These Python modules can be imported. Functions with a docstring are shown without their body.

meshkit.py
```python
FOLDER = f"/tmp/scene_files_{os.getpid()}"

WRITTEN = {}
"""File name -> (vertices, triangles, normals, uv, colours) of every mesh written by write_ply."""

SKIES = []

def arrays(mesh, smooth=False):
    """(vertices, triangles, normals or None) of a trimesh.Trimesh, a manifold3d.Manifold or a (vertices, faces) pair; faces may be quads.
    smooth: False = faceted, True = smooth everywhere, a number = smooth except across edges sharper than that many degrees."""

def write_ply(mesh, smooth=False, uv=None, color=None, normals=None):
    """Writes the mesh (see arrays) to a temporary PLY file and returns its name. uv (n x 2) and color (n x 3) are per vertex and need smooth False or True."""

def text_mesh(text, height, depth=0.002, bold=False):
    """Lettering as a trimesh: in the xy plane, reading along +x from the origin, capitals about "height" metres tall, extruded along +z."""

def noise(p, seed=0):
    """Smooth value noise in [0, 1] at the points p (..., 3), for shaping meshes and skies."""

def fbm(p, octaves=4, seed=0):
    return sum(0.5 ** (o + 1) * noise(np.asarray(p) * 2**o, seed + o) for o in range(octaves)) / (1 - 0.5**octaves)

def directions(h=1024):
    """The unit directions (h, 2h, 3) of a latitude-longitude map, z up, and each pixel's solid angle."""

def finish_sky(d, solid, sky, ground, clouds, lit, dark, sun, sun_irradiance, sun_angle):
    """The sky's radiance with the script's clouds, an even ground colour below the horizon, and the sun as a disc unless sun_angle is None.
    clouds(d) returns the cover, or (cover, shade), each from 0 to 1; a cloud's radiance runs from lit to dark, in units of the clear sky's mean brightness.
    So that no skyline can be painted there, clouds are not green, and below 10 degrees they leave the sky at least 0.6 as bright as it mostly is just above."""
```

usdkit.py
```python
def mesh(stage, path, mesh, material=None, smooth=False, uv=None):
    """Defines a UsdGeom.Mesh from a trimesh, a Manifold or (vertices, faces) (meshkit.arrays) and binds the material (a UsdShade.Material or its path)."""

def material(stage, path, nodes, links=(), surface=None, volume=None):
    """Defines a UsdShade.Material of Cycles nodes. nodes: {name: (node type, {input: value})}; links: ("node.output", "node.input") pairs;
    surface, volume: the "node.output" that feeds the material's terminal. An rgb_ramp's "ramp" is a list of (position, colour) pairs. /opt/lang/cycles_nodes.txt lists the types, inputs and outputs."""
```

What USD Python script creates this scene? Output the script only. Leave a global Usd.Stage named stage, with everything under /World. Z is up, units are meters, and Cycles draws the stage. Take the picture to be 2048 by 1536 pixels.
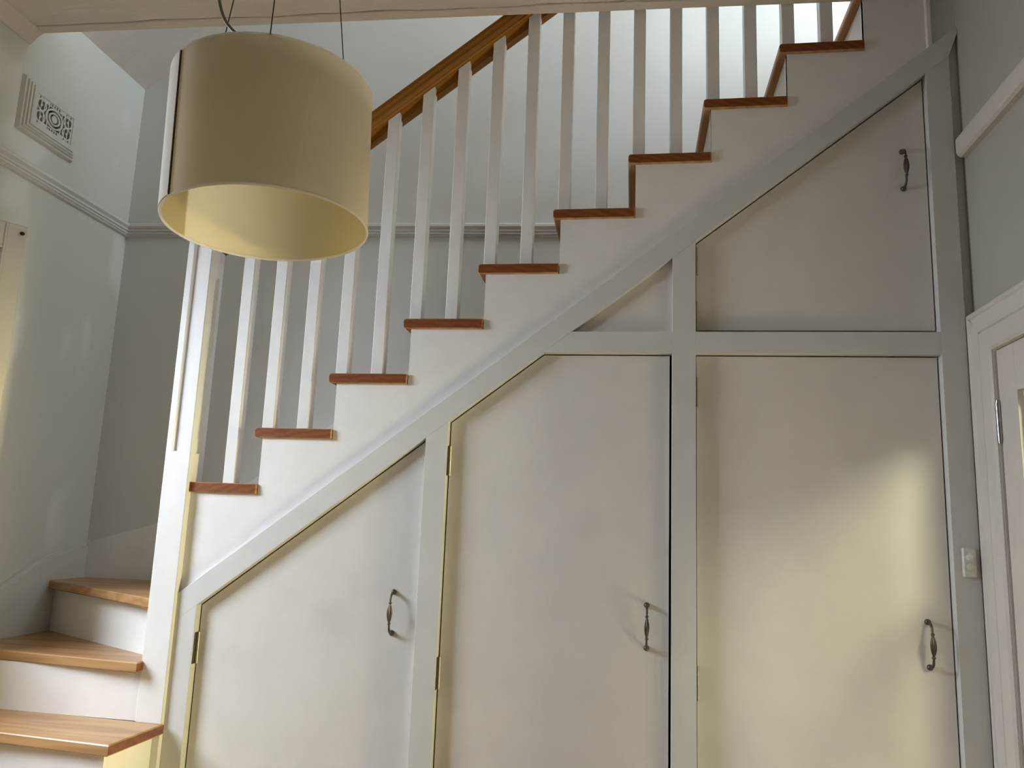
import math
import numpy as np
import trimesh
import manifold3d as m3
from shapely.geometry import Polygon, Point, LineString, box as sbox
from shapely.ops import unary_union
from shapely import affinity
from pxr import Usd, UsdGeom, UsdLux, UsdShade, Gf, Sdf
import usdkit

stage = Usd.Stage.CreateInMemory()
UsdGeom.SetStageUpAxis(stage, UsdGeom.Tokens.z)
UsdGeom.SetStageMetersPerUnit(stage, 1.0)
world = UsdGeom.Xform.Define(stage, "/World")
stage.SetDefaultPrim(world.GetPrim())

Z0 = 2.16          # height of the fourth straight tread above the floor; all z below are given from that tread

# ------------------------------------------------------------------ camera
F_PX, YAW, PITCH, ROLL = 1599.96, 0.1533635, 0.1756769, -0.0384507
CAM = np.array([0.731384, -2.405929, -0.640975])
cy_, sy_ = math.cos(YAW), math.sin(YAW)
cp_, sp_ = math.cos(PITCH), math.sin(PITCH)
cr_, sr_ = math.cos(ROLL), math.sin(ROLL)
R = (np.array([[cy_, -sy_, 0], [sy_, cy_, 0], [0, 0, 1]])
     @ np.array([[1, 0, 0], [0, cp_, -sp_], [0, sp_, cp_]])
     @ np.array([[cr_, 0, sr_], [0, 1, 0], [-sr_, 0, cr_]]))
right, fwd, up = R[:, 0], R[:, 1], R[:, 2]
cam = UsdGeom.Camera.Define(stage, "/World/camera")
cam.CreateHorizontalApertureAttr(36.0)
cam.CreateVerticalApertureAttr(27.0)
cam.CreateFocalLengthAttr(36.0 * F_PX / 2048.0)
cam.CreateClippingRangeAttr(Gf.Vec2f(0.02, 60.0))
eye = CAM + [0, 0, Z0]
M = Gf.Matrix4d(*[float(v) for v in [*right, 0, *up, 0, *(-fwd), 0, *eye, 1]])
cam.AddTransformOp().Set(M)
cam.CreateExposureAttr(0.26)

# ------------------------------------------------------------------ lights: daylight through the windows the place has
def rect_light(name, pos, aim, w, h, color, intensity):
    """A rectangle of daylight just outside a window; pos in metres from the floor, aim = direction it shines."""
    l = UsdLux.RectLight.Define(stage, "/World/" + name)
    l.CreateWidthAttr(w)
    l.CreateHeightAttr(h)
    l.CreateColorAttr(Gf.Vec3f(*color))
    l.CreateIntensityAttr(intensity)
    z = -np.array(aim, float)
    z /= np.linalg.norm(z)
    x = np.cross([0, 0, 1.0], z)
    x /= np.linalg.norm(x)
    y = np.cross(z, x)
    l.AddTransformOp().Set(Gf.Matrix4d(*[float(v) for v in [*x, 0, *y, 0, *z, 0, *pos, 1]]))
    return l

rect_light("daylight_left_window", (-2.25, -0.88, Z0 + 0.45), (1, 0.08, -0.46), 1.8, 1.3, (0.78, 0.87, 1.0), 27.0)
rect_light("daylight_front_window", (-0.92, -5.45, Z0 - 0.95), (0.02, 1, 0), 0.75, 1.6, (0.85, 0.92, 1.0), 1.2)
rect_light("daylight_glass_door", (2.45, -1.75, Z0 + 0.25), (-0.55, 0.75, -0.6), 0.42, 0.42, (0.95, 1.0, 0.82), 54.0)
rect_light("daylight_beyond_door", (4.10, -0.62, Z0 - 0.45), (-1, 0.06, -0.10), 0.45, 0.62, (1.0, 0.88, 0.50), 195.0)
rect_light("daylight_ground_outside", (2.65, -0.65, Z0 - 2.12), (-0.55, 0.0, 0.83), 1.2, 1.1, (1.0, 0.92, 0.90), 10.0)
rect_light("daylight_landing_window", (2.66, -0.20, Z0 + 2.05), (-1, 0.05, -0.10), 1.4, 1.4, (0.74, 0.88, 1.0), 12.8)
sun = UsdLux.DistantLight.Define(stage, "/World/sun")
sun.CreateAngleAttr(0.53)
sun.CreateColorAttr(Gf.Vec3f(1.0, 0.90, 0.72))
sun.CreateIntensityAttr(0.8e4)
sun.AddTransformOp().Set(Gf.Matrix4d().SetRotate(Gf.Rotation(Gf.Vec3d(0, 0, -1), Gf.Vec3d(0.04, 0.85, -0.50))))
sky = UsdLux.DomeLight.Define(stage, "/World/sky")
sky.CreateColorAttr(Gf.Vec3f(1.0, 0.95, 0.86))
sky.CreateIntensityAttr(0.08)

# ------------------------------------------------------------------ materials
LOOKS = "/World/Looks"
UsdGeom.Scope.Define(stage, LOOKS)

def paint(name, col, rough=0.45, spec=0.35, blotch=0.03, bump=0.06, scale=9.0):
    """Brushed wall or trim paint: faint tone variation and a fine roller texture."""
    a = [max(0, c * (1 - blotch)) for c in col]
    b = [min(1, c * (1 + blotch)) for c in col]
    return usdkit.material(stage, f"{LOOKS}/{name}", {
        "geo": ("geometry", {}),
        "n": ("noise_texture", {"scale": scale, "detail": 4.0, "roughness": 0.6}),
        "r": ("rgb_ramp", {"ramp": [(0.3, a), (0.7, b)]}),
        "f": ("noise_texture", {"scale": 240.0, "detail": 2.0}),
        "b": ("bump", {"strength": bump, "distance": 0.002}),
        "p": ("principled_bsdf", {"roughness": rough, "specular_ior_level": spec})},
        [("geo.position", "n.vector"), ("geo.position", "f.vector"), ("n.fac", "r.fac"), ("r.color", "p.base_color"),
         ("f.fac", "b.height"), ("b.normal", "p.normal")], surface="p.BSDF")

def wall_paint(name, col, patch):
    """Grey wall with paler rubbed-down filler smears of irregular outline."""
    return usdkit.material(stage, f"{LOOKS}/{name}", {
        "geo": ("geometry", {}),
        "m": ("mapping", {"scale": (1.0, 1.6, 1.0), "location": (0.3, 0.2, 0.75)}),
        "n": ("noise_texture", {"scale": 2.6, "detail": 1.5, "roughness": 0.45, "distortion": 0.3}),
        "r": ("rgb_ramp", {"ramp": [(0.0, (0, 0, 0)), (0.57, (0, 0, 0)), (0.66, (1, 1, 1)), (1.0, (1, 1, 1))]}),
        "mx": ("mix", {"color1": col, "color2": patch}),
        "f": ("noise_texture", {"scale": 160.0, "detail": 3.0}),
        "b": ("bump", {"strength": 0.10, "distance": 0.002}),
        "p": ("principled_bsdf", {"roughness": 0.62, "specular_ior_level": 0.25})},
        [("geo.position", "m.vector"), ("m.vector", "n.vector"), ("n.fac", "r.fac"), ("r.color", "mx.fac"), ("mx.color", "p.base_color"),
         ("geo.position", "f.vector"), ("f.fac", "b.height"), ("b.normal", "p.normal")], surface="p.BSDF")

def wood(name, light, dark, end, stretch, end_axis, ring=26.0, rough=0.32, spec=0.5, seed=0.0, turn=0.25, wobble=6.0):
    """Varnished hardwood: growth rings stretched along the grain; end grain soaks up more varnish and is darker."""
    end_vec = {"x": "x", "y": "y", "z": "z"}[end_axis]
    return usdkit.material(stage, f"{LOOKS}/{name}", {
        "geo": ("geometry", {}),
        "t": ("mapping", {"rotation": (0.0, turn, 0.0)}),
        "m": ("mapping", {"scale": stretch, "location": (seed, seed * 0.7, seed * 1.3)}),
        "w": ("wave_texture", {"wave_type": "rings", "rings_direction": end_axis, "profile": "sine", "scale": ring, "distortion": wobble,
                               "detail": 3.0, "detail_scale": 1.2, "detail_roughness": 0.55}),
        "g": ("noise_texture", {"scale": 7.0, "detail": 5.0, "roughness": 0.65, "distortion": 0.6}),
        "mixf": ("math", {"math_type": "multiply_add", "value2": 0.45, "value3": 0.0}),
        "addf": ("math", {"math_type": "multiply_add", "value2": 0.6}),
        "r": ("rgb_ramp", {"ramp": [(0.1, dark), (0.45, [0.5 * (a + b) for a, b in zip(light, dark)]), (0.85, light)]}),
        "sep": ("separate_xyz", {}),
        "ab": ("math", {"math_type": "absolute"}),
        "gt": ("math", {"math_type": "greater_than", "value2": 0.8}),
        "em": ("mix", {"mix_type": "multiply", "color2": end}),
        "b": ("bump", {"strength": 0.05, "distance": 0.001}),
        "p": ("principled_bsdf", {"roughness": rough, "specular_ior_level": spec})},
        [("geo.position", "t.vector"), ("t.vector", "m.vector"), ("m.vector", "w.vector"), ("m.vector", "g.vector"), ("w.fac", "mixf.value1"),
         ("g.fac", "addf.value1"), ("mixf.value", "addf.value3"), ("addf.value", "r.fac"), ("r.color", "em.color1"),
         ("geo.true_normal", "sep.vector"), (f"sep.{end_vec}", "ab.value1"), ("ab.value", "gt.value1"), ("gt.value", "em.fac"),
         ("em.color", "p.base_color"), ("w.fac", "b.height"), ("b.normal", "p.normal")], surface="p.BSDF")

def plain(name, col, rough=0.5, metallic=0.0, spec=0.5):
    return usdkit.material(stage, f"{LOOKS}/{name}", {
        "n": ("noise_texture", {"scale": 60.0, "detail": 3.0}),
        "geo": ("geometry", {}),
        "r": ("rgb_ramp", {"ramp": [(0.3, [c * 0.88 for c in col]), (0.7, [min(1, c * 1.1) for c in col])]}),
        "p": ("principled_bsdf", {"roughness": rough, "metallic": metallic, "specular_ior_level": spec})},
        [("geo.position", "n.vector"), ("n.fac", "r.fac"), ("r.color", "p.base_color")], surface="p.BSDF")

white_trim = paint("white_trim", (0.82, 0.81, 0.785), 0.38, 0.45)
white_panel = paint("white_panel", (0.82, 0.80, 0.77), 0.5, 0.35)
frame_paint = paint("frame_paint", (0.66, 0.655, 0.625), 0.42, 0.4)
door_paint = paint("door_paint", (0.735, 0.705, 0.655), 0.40, 0.42)
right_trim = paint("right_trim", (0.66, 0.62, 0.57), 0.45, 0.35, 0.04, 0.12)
wall_grey = wall_paint("wall_grey", (0.65, 0.645, 0.575), (0.76, 0.75, 0.70))
vent_paint = paint("vent_paint", (0.64, 0.63, 0.58), 0.5, 0.3)
picture_rail_paint = paint("picture_rail_paint", (0.70, 0.69, 0.655), 0.45, 0.35)
shutter_paint = paint("shutter_paint", (0.60, 0.58, 0.53), 0.45, 0.35)
dim_wall = wall_paint("dim_wall", (0.30, 0.28, 0.24), (0.32, 0.30, 0.26))
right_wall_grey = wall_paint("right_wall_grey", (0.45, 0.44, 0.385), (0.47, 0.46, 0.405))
stair_wall_grey = wall_paint("stair_wall_grey", (0.69, 0.69, 0.65), (0.715, 0.715, 0.675))
dark_gap = plain("dark_gap", (0.03, 0.028, 0.025), 0.9)
antique_brass = plain("antique_brass", (0.125, 0.108, 0.088), 0.40, 0.85)
hinge_brass = plain("hinge_brass", (0.62, 0.57, 0.42), 0.38, 0.75)
hinge_dark = plain("hinge_dark", (0.14, 0.125, 0.09), 0.4, 0.8)
hinge_steel = plain("hinge_steel", (0.42, 0.41, 0.39), 0.32, 0.95)
wire_steel = plain("wire_steel", (0.10, 0.09, 0.07), 0.5, 0.6)
cable_grey = plain("cable_grey", (0.24, 0.215, 0.165), 0.45)
button_white = plain("button_white", (0.84, 0.82, 0.78), 0.3)
plastic_white = plain("plastic_white", (0.72, 0.69, 0.64), 0.35)
black_metal = plain("black_metal", (0.012, 0.012, 0.016), 0.4, 0.3)
seam_brown = plain("seam_brown", (0.11, 0.065, 0.04), 0.7)
tread_wood = wood("tread_wood", (0.50, 0.285, 0.135), (0.32, 0.155, 0.062), (0.50, 0.28, 0.14), (1.0, 0.10, 1.0), "y", 17.0, rough=0.42, spec=0.3)
winder_wood = wood("winder_wood", (0.50, 0.29, 0.125), (0.30, 0.145, 0.055), (0.44, 0.28, 0.21), (0.12, 1.0, 1.0), "x", 8.0, seed=1.7, turn=0.0, wobble=13.0)
rail_wood = wood("rail_wood", (0.42, 0.185, 0.024), (0.22, 0.082, 0.009), (0.7, 0.6, 0.5), (0.05, 1.0, 1.0), "x", 14.0, rough=0.5, spec=0.25, seed=3.1, turn=0.65)
floor_wood = wood("floor_wood", (0.42, 0.27, 0.13), (0.30, 0.18, 0.08), (1, 1, 1), (1.0, 0.06, 1.0), "z", 4.0, seed=5.2)

ceiling_plaster = usdkit.material(stage, f"{LOOKS}/ceiling_plaster", {
    "geo": ("geometry", {}),
    "n": ("noise_texture", {"scale": 3.0, "detail": 6.0, "roughness": 0.6}),
    "r": ("rgb_ramp", {"ramp": [(0.3, (0.70, 0.63, 0.56)), (0.7, (0.79, 0.72, 0.65))]}),
    "m": ("mapping", {"scale": (0.5, 3.0, 1.0), "rotation": (0, 0, 0.15)}),
    "c": ("noise_texture", {"scale": 9.0, "detail": 8.0, "roughness": 0.7, "distortion": 1.5}),
    "b": ("bump", {"strength": 0.55, "distance": 0.012}),
    "p": ("principled_bsdf", {"roughness": 0.8, "specular_ior_level": 0.15})},
    [("geo.position", "n.vector"), ("n.fac", "r.fac"), ("r.color", "p.base_color"), ("geo.position", "m.vector"), ("m.vector", "c.vector"),
     ("c.fac", "b.height"), ("b.normal", "p.normal")], surface="p.BSDF")

def fabric(name, col, trans, fac):
    """Woven lampshade cloth that lets some light through."""
    return usdkit.material(stage, f"{LOOKS}/{name}", {
        "geo": ("geometry", {}),
        "n": ("noise_texture", {"scale": 5.0, "detail": 5.0, "roughness": 0.6}),
        "r": ("rgb_ramp", {"ramp": [(0.3, [c * 0.95 for c in col]), (0.7, [c * 1.03 for c in col])]}),
        "m": ("mapping", {"scale": (1.0, 1.0, 2.0)}),
        "w": ("noise_texture", {"scale": 420.0, "detail": 2.0}),
        "b": ("bump", {"strength": 0.18, "distance": 0.001}),
        "d": ("principled_bsdf", {"roughness": 0.85, "specular_ior_level": 0.1}),
        "t": ("translucent_bsdf", {"color": trans}),
        "mx": ("mix_closure", {"fac": fac})},
        [("geo.position", "n.vector"), ("n.fac", "r.fac"), ("r.color", "d.base_color"), ("geo.position", "m.vector"), ("m.vector", "w.vector"),
         ("w.fac", "b.height"), ("b.normal", "d.normal"), ("d.BSDF", "mx.closure1"), ("t.BSDF", "mx.closure2")], surface="mx.closure")

shade_cloth = fabric("shade_cloth", (0.95, 0.90, 0.78), (1.0, 0.975, 0.92), 0.62)
shade_lining = fabric("shade_lining", (0.92, 0.85, 0.58), (1.0, 0.95, 0.81), 0.66)
shade_cloth_double = fabric("shade_cloth_double", (0.92, 0.87, 0.76), (1.0, 0.95, 0.86), 0.2)
glass_pane = usdkit.material(stage, f"{LOOKS}/glass_pane", {
    "t": ("transparent_bsdf", {"color": (0.97, 0.96, 0.84)}), "g": ("glossy_bsdf", {"color": (0.9, 0.9, 0.9), "roughness": 0.02}),
    "lw": ("layer_weight", {"blend": 0.5}), "pw": ("math", {"math_type": "power", "value2": 4.0}),
    "ma": ("math", {"math_type": "multiply_add", "value2": 0.7, "value3": 0.03}), "mx": ("mix_closure", {})},
    [("lw.facing", "pw.value1"), ("pw.value", "ma.value1"), ("ma.value", "mx.fac"), ("t.BSDF", "mx.closure1"), ("g.BSDF", "mx.closure2")], surface="mx.closure")

# ------------------------------------------------------------------ scene-tree helpers
def numbered(path):
    if not stage.GetPrimAtPath(path):
        return path
    k = 1
    while stage.GetPrimAtPath(f"{path}_{k:03d}"):
        k += 1
    return f"{path}_{k:03d}"

BASE = {}

def tag(prim, label=None, cat=None, group=None, kind=None):
    for k, v in (("label", label), ("category", cat), ("group", group), ("kind", kind)):
        if v:
            prim.SetCustomDataByKey(k, v)

def thing(name, label, cat, base=(0, 0, 0), kind=None, group=None):
    """An Xform at the thing's base (x, y, z from the fourth tread) whose children are its parts."""
    path = numbered("/World/" + name)
    x = UsdGeom.Xform.Define(stage, path)
    b = np.array(base, float)
    x.AddTranslateOp().Set(Gf.Vec3d(float(b[0]), float(b[1]), float(b[2] + Z0)))
    BASE[path] = b
    tag(x.GetPrim(), label, cat, group, kind)
    return path

def part(parent, name, mesh, material, smooth=False, label=None):
    """A mesh under a thing or under one of its parts; coordinates are the scene's."""
    root = "/".join(parent.split("/")[:3])
    v, f = mesh_arrays(mesh)
    tm = trimesh.Trimesh(v - BASE[root], f, process=False)
    path = numbered(parent + "/" + name)
    m = usdkit.mesh(stage, path, tm, material, smooth=smooth)
    tag(m.GetPrim(), label)
    return path

def single(name, mesh, material, label, cat, kind=None, smooth=False, group=None):
    """A top-level thing or piece of the setting that is one mesh."""
    path = numbered("/World/" + name)
    v, f = mesh_arrays(mesh)
    m = usdkit.mesh(stage, path, trimesh.Trimesh(v + [0, 0, Z0], f, process=False), material, smooth=smooth)
    tag(m.GetPrim(), label, cat, group, kind)
    return path

def mesh_arrays(mesh):
    if hasattr(mesh, "to_mesh"):
        mm = mesh.to_mesh()
        return np.array(mm.vert_properties[:, :3], float), np.array(mm.tri_verts, int)
    return np.array(mesh.vertices, float), np.array(mesh.faces, int)

# ------------------------------------------------------------------ shape helpers
def hull(points):
    return trimesh.convex.convex_hull(np.asarray(points, float))

def bx(x0, x1, y0, y1, z0, z1, c=0.002):
    """A box with chamfered edges."""
    if c <= 0:
        b = trimesh.creation.box([x1 - x0, y1 - y0, z1 - z0])
        b.apply_translation([(x0 + x1) / 2, (y0 + y1) / 2, (z0 + z1) / 2])
        return b
    c = min(c, 0.45 * min(x1 - x0, y1 - y0, z1 - z0))
    pts = []
    for sx in (0, 1):
        for sy in (0, 1):
            for sz in (0, 1):
                X, Y, Zz = (x0, x1)[sx], (y0, y1)[sy], (z0, z1)[sz]
                dx, dy, dz = (c, -c)[sx], (c, -c)[sy], (c, -c)[sz]
                pts += [(X + dx, Y + dy, Zz), (X + dx, Y, Zz + dz), (X, Y + dy, Zz + dz)]
    return hull(pts)

def inset(poly, c):
    p = Polygon(poly).buffer(-c, join_style=2)
    return np.array(p.exterior.coords)[:-1]

def slab_y(poly, y0, y1, c=0.002):
    """A convex (x, z) outline standing between y0 (front, chamfered) and y1."""
    poly = np.array(poly, float)
    rows = [(inset(poly, c), y0), (poly, y0 + c), (poly, y1)] if c > 0 else [(poly, y0), (poly, y1)]
    return hull([(x, y, z) for P, y in rows for x, z in P])

def slab_z(poly, z0, z1, c=0.004):
    """A convex (x, y) outline lying between z0 and z1 with chamfered edges."""
    poly = np.array(poly, float)
    rows = [(inset(poly, c), z0), (poly, z0 + c), (poly, z1 - c), (inset(poly, c * 0.8), z1 - 0.2 * c), (inset(poly, 1.6 * c), z1)]
    return hull([(x, y, z) for P, z in rows for x, y in P])

def extrude(shape, depth):
    geoms = getattr(shape, "geoms", [shape])
    return trimesh.util.concatenate([trimesh.creation.extrude_polygon(g, depth, engine="earcut") for g in geoms])

def prism_y(shape, y0, y1):
    """Any (x, z) shape between y0 and y1."""
    m = extrude(shape, y1 - y0)
    v = np.array(m.vertices)
    m = trimesh.Trimesh(np.stack([v[:, 0], y0 + v[:, 2], v[:, 1]], 1), np.array(m.faces)[:, ::-1], process=False)
    return m

def prism_x(shape, x0, x1):
    """Any (y, z) shape between x0 and x1."""
    m = extrude(shape, x1 - x0)
    v = np.array(m.vertices)
    return trimesh.Trimesh(np.stack([x0 + v[:, 2], v[:, 0], v[:, 1]], 1), np.array(m.faces), process=False)

def loft(sections):
    """Skins equal-length closed 3-D sections, with flat caps."""
    n = len(sections[0])
    v = np.vstack(sections)
    f = []
    for s in range(len(sections) - 1):
        for i in range(n):
            a, b = s * n + i, s * n + (i + 1) % n
            f += [(a, b, b + n), (a, b + n, a + n)]
    ends = []
    for s, flip in ((0, True), (len(sections) - 1, False)):
        c = len(v) + len(ends)
        ends.append(np.mean(sections[s], axis=0))
        for i in range(n):
            a, b = s * n + i, s * n + (i + 1) % n
            f.append((c, b, a) if flip else (c, a, b))
    m = trimesh.Trimesh(np.vstack([v, ends]), f, process=False)
    if m.volume < 0:
        m.invert()
    return m

def sweep(path, profile, side, upv):
    """A closed (s, t) profile carried straight along path points; side and upv give its axes."""
    side, upv = np.array(side, float), np.array(upv, float)
    return loft([np.array([np.array(p, float) + s * side + t * upv for s, t in profile]) for p in path])

def tube(path, radii, n=12, flute=None):
    """A round bar through the points; flute(k) gives the groove depth at point k."""
    path = np.array(path, float)
    tang = np.gradient(path, axis=0)
    tang /= np.linalg.norm(tang, axis=1, keepdims=True)
    ref = np.array([1.0, 0, 0]) if abs(tang[0][0]) < 0.8 else np.array([0, 0, 1.0])
    rings = []
    for k, p in enumerate(path):
        u = ref - tang[k] * np.dot(ref, tang[k])
        u /= np.linalg.norm(u)
        w = np.cross(tang[k], u)
        ref = u
        t = np.linspace(0, 2 * np.pi, n, endpoint=False)
        r = np.full(n, radii[k] if np.ndim(radii) else radii)
        if flute is not None:
            r = r * (1 - flute[k] * (0.5 + 0.5 * np.cos(t * n / 4)))
        rings.append(p + (r * np.cos(t))[:, None] * u + (r * np.sin(t))[:, None] * w)
    return loft(rings)

def cyl(c, r, h, axis="z", n=20):
    m = trimesh.creation.cylinder(r, h, sections=n)
    if axis == "x":
        m.apply_transform(trimesh.transformations.rotation_matrix(np.pi / 2, [0, 1, 0]))
    if axis == "y":
        m.apply_transform(trimesh.transformations.rotation_matrix(np.pi / 2, [1, 0, 0]))
    m.apply_translation(c)
    return m

def cat(*meshes):
    return trimesh.util.concatenate([trimesh.Trimesh(*mesh_arrays(m), process=False) for m in meshes])

def mani(m):
    v, f = mesh_arrays(m)
    return m3.Manifold(m3.Mesh(np.asarray(v, np.float32), np.asarray(f, np.uint32)))

# ------------------------------------------------------------------ dimensions read off the stair
G, H = 0.2353, 0.18            # going and rise
XL, XR = -1.45, 1.705          # left and right walls
FLOOR = -2.16
CEIL = 1.06
def back_y(x):                 # the old back wall runs slightly out of square
    return 0.61 + 0.05 * (x + 1.45)
def rake(x):                   # underside of the raking roof over the stair
    return 1.222 + 0.66 * (x + 1.45)

# ------------------------------------------------------------------ the room shell
single("floor", bx(XL - 0.1, XR + 0.1, -5.3, 1.0, FLOOR - 0.05, FLOOR, 0), floor_wood, "brown timber floor of the stair hall", "floor", "structure")

# left wall with its window opening
WIN_Y0, WIN_Y1, WIN_Z0, WIN_Z1 = -1.16, -0.36, -0.90, 0.34
wl = Polygon([(-5.3, FLOOR), (0.75, FLOOR), (0.75, 1.40), (-5.3, 1.40)]).difference(sbox(WIN_Y0, WIN_Z0, WIN_Y1, WIN_Z1))
single("wall_left", prism_x(wl, XL - 0.14, XL), wall_grey, "grey left wall with paler filler patches beside the winding steps", "wall", "structure")

# back wall, skewed, rising past the ceiling
def on_back(poly, t0=0.0, t1=0.1):
    """An (x, z) outline on the skewed back wall; t is depth, negative towards the room."""
    m = prism_y(poly, 0, 1)
    v = np.array(m.vertices)
    y = back_y(v[:, 0]) + np.where(v[:, 1] > 0.5, t1, t0)
    return trimesh.Trimesh(np.stack([v[:, 0], y, v[:, 2]], 1), np.array(m.faces), process=False)

single("wall_back", on_back(sbox(XL - 0.14, FLOOR, 3.1, 3.6)), stair_wall_grey, "pale grey back wall of the stairwell behind the balusters", "wall", "structure")
wr = Polygon([(-5.3, FLOOR), (0.75, FLOOR), (0.75, 1.06), (-5.3, 1.06)]).difference(sbox(-1.02, FLOOR, -0.125, -0.105))
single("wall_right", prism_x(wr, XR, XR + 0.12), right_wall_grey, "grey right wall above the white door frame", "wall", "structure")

wf = Polygon([(XL - 0.1, FLOOR), (XR + 0.1, FLOOR), (XR + 0.1, 1.2), (XL - 0.1, 1.2)]).difference(sbox(-1.28, -1.7, -0.56, -0.2))
single("wall_front", prism_y(wf, -5.3, -5.2), dim_wall, "grey front wall behind the viewer with a narrow window", "wall", "structure")

# flat ceiling of the hall, its rough free edge over the stair, and the raking ceiling beyond
def edge_y(x):
    return -0.005 + 0.030 * x
n_edge = 40
xs = np.linspace(XL - 0.1, XR + 0.1, n_edge)
wob = 0.004 * np.sin(xs * 9.0) + 0.003 * np.sin(xs * 23.0 + 1.0)
ceil_poly = Polygon([(XL - 0.1, -5.3)] + [(XR + 0.1, -5.3)] + [(x, edge_y(x) - 0.049 + w) for x, w in zip(xs[::-1], wob[::-1])])
cm = extrude(ceil_poly, 0.24)
cm.apply_translation([0, 0, CEIL])
ceiling = single("ceiling", cm, ceiling_plaster, "rough old plaster ceiling with fine cracks ending at the stairwell", "ceiling", "structure")
edge_profile = [(-0.0455, 0.24), (-0.0455, 0.002), (-0.040, -0.005), (-0.012, -0.008), (-0.002, -0.001), (0.0, 0.008), (0.0, 0.24)]
secs = []
for x, w in zip(xs, wob):
    secs.append(np.array([(x, edge_y(x) + s + (w if k < 2 else 0.3 * w), CEIL + t + (0.25 * w if 1 < k < 5 else 0)) for k, (s, t) in enumerate(edge_profile)]))
single("trim_1", loft(secs), ceiling_plaster, "plastered bead along the free edge of the ceiling over the stair", "ceiling trim", "structure", smooth=40)

rk = Polygon([(XL - 0.14, rake(XL - 0.14)), (1.9, rake(1.9)), (3.1, rake(1.9)), (3.1, rake(1.9) + 0.1), (1.9, rake(1.9) + 0.1), (XL - 0.14, rake(XL - 0.14) + 0.1)])
single("ceiling_001", prism_y(rk, -3.1, 0.9), ceiling_plaster, "smooth raking ceiling rising from the left wall above the stair", "ceiling", "structure")
# the upper storey that lights the stairwell
uw = Polygon([(XL - 0.14, 1.25), (3.1, 1.25), (3.1, 3.6), (XL - 0.14, 3.6)])
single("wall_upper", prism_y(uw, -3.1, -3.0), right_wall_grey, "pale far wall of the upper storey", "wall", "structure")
ue = sbox(-3.1, 1.06, 0.95, 3.6).difference(sbox(-0.90, 1.45, 0.50, 2.75))
single("wall_landing", prism_x(ue, 2.5, 2.6), stair_wall_grey, "pale end wall of the upper landing around its bright window", "wall", "structure")
single("floor_landing", bx(1.80, 2.5, -3.1, 0.9, 1.30, 1.44, 0), floor_wood, "timber landing floor at the head of the stair", "floor", "structure")

# cove moulding along the left wall under the ceiling
cove = [(0.0, 0.0), (0.052, 0.0), (0.052, -0.008), (0.04, -0.014), (0.026, -0.026), (0.016, -0.040), (0.006, -0.048), (0.0, -0.048)]
single("trim_2", sweep([(XL, -5.2, CEIL), (XL, -0.058, CEIL)], cove, (1, 0, 0), (0, 0, 1)), ceiling_plaster,
       "small brownish cove moulding between left wall and ceiling", "cornice", "structure", smooth=35)

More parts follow.
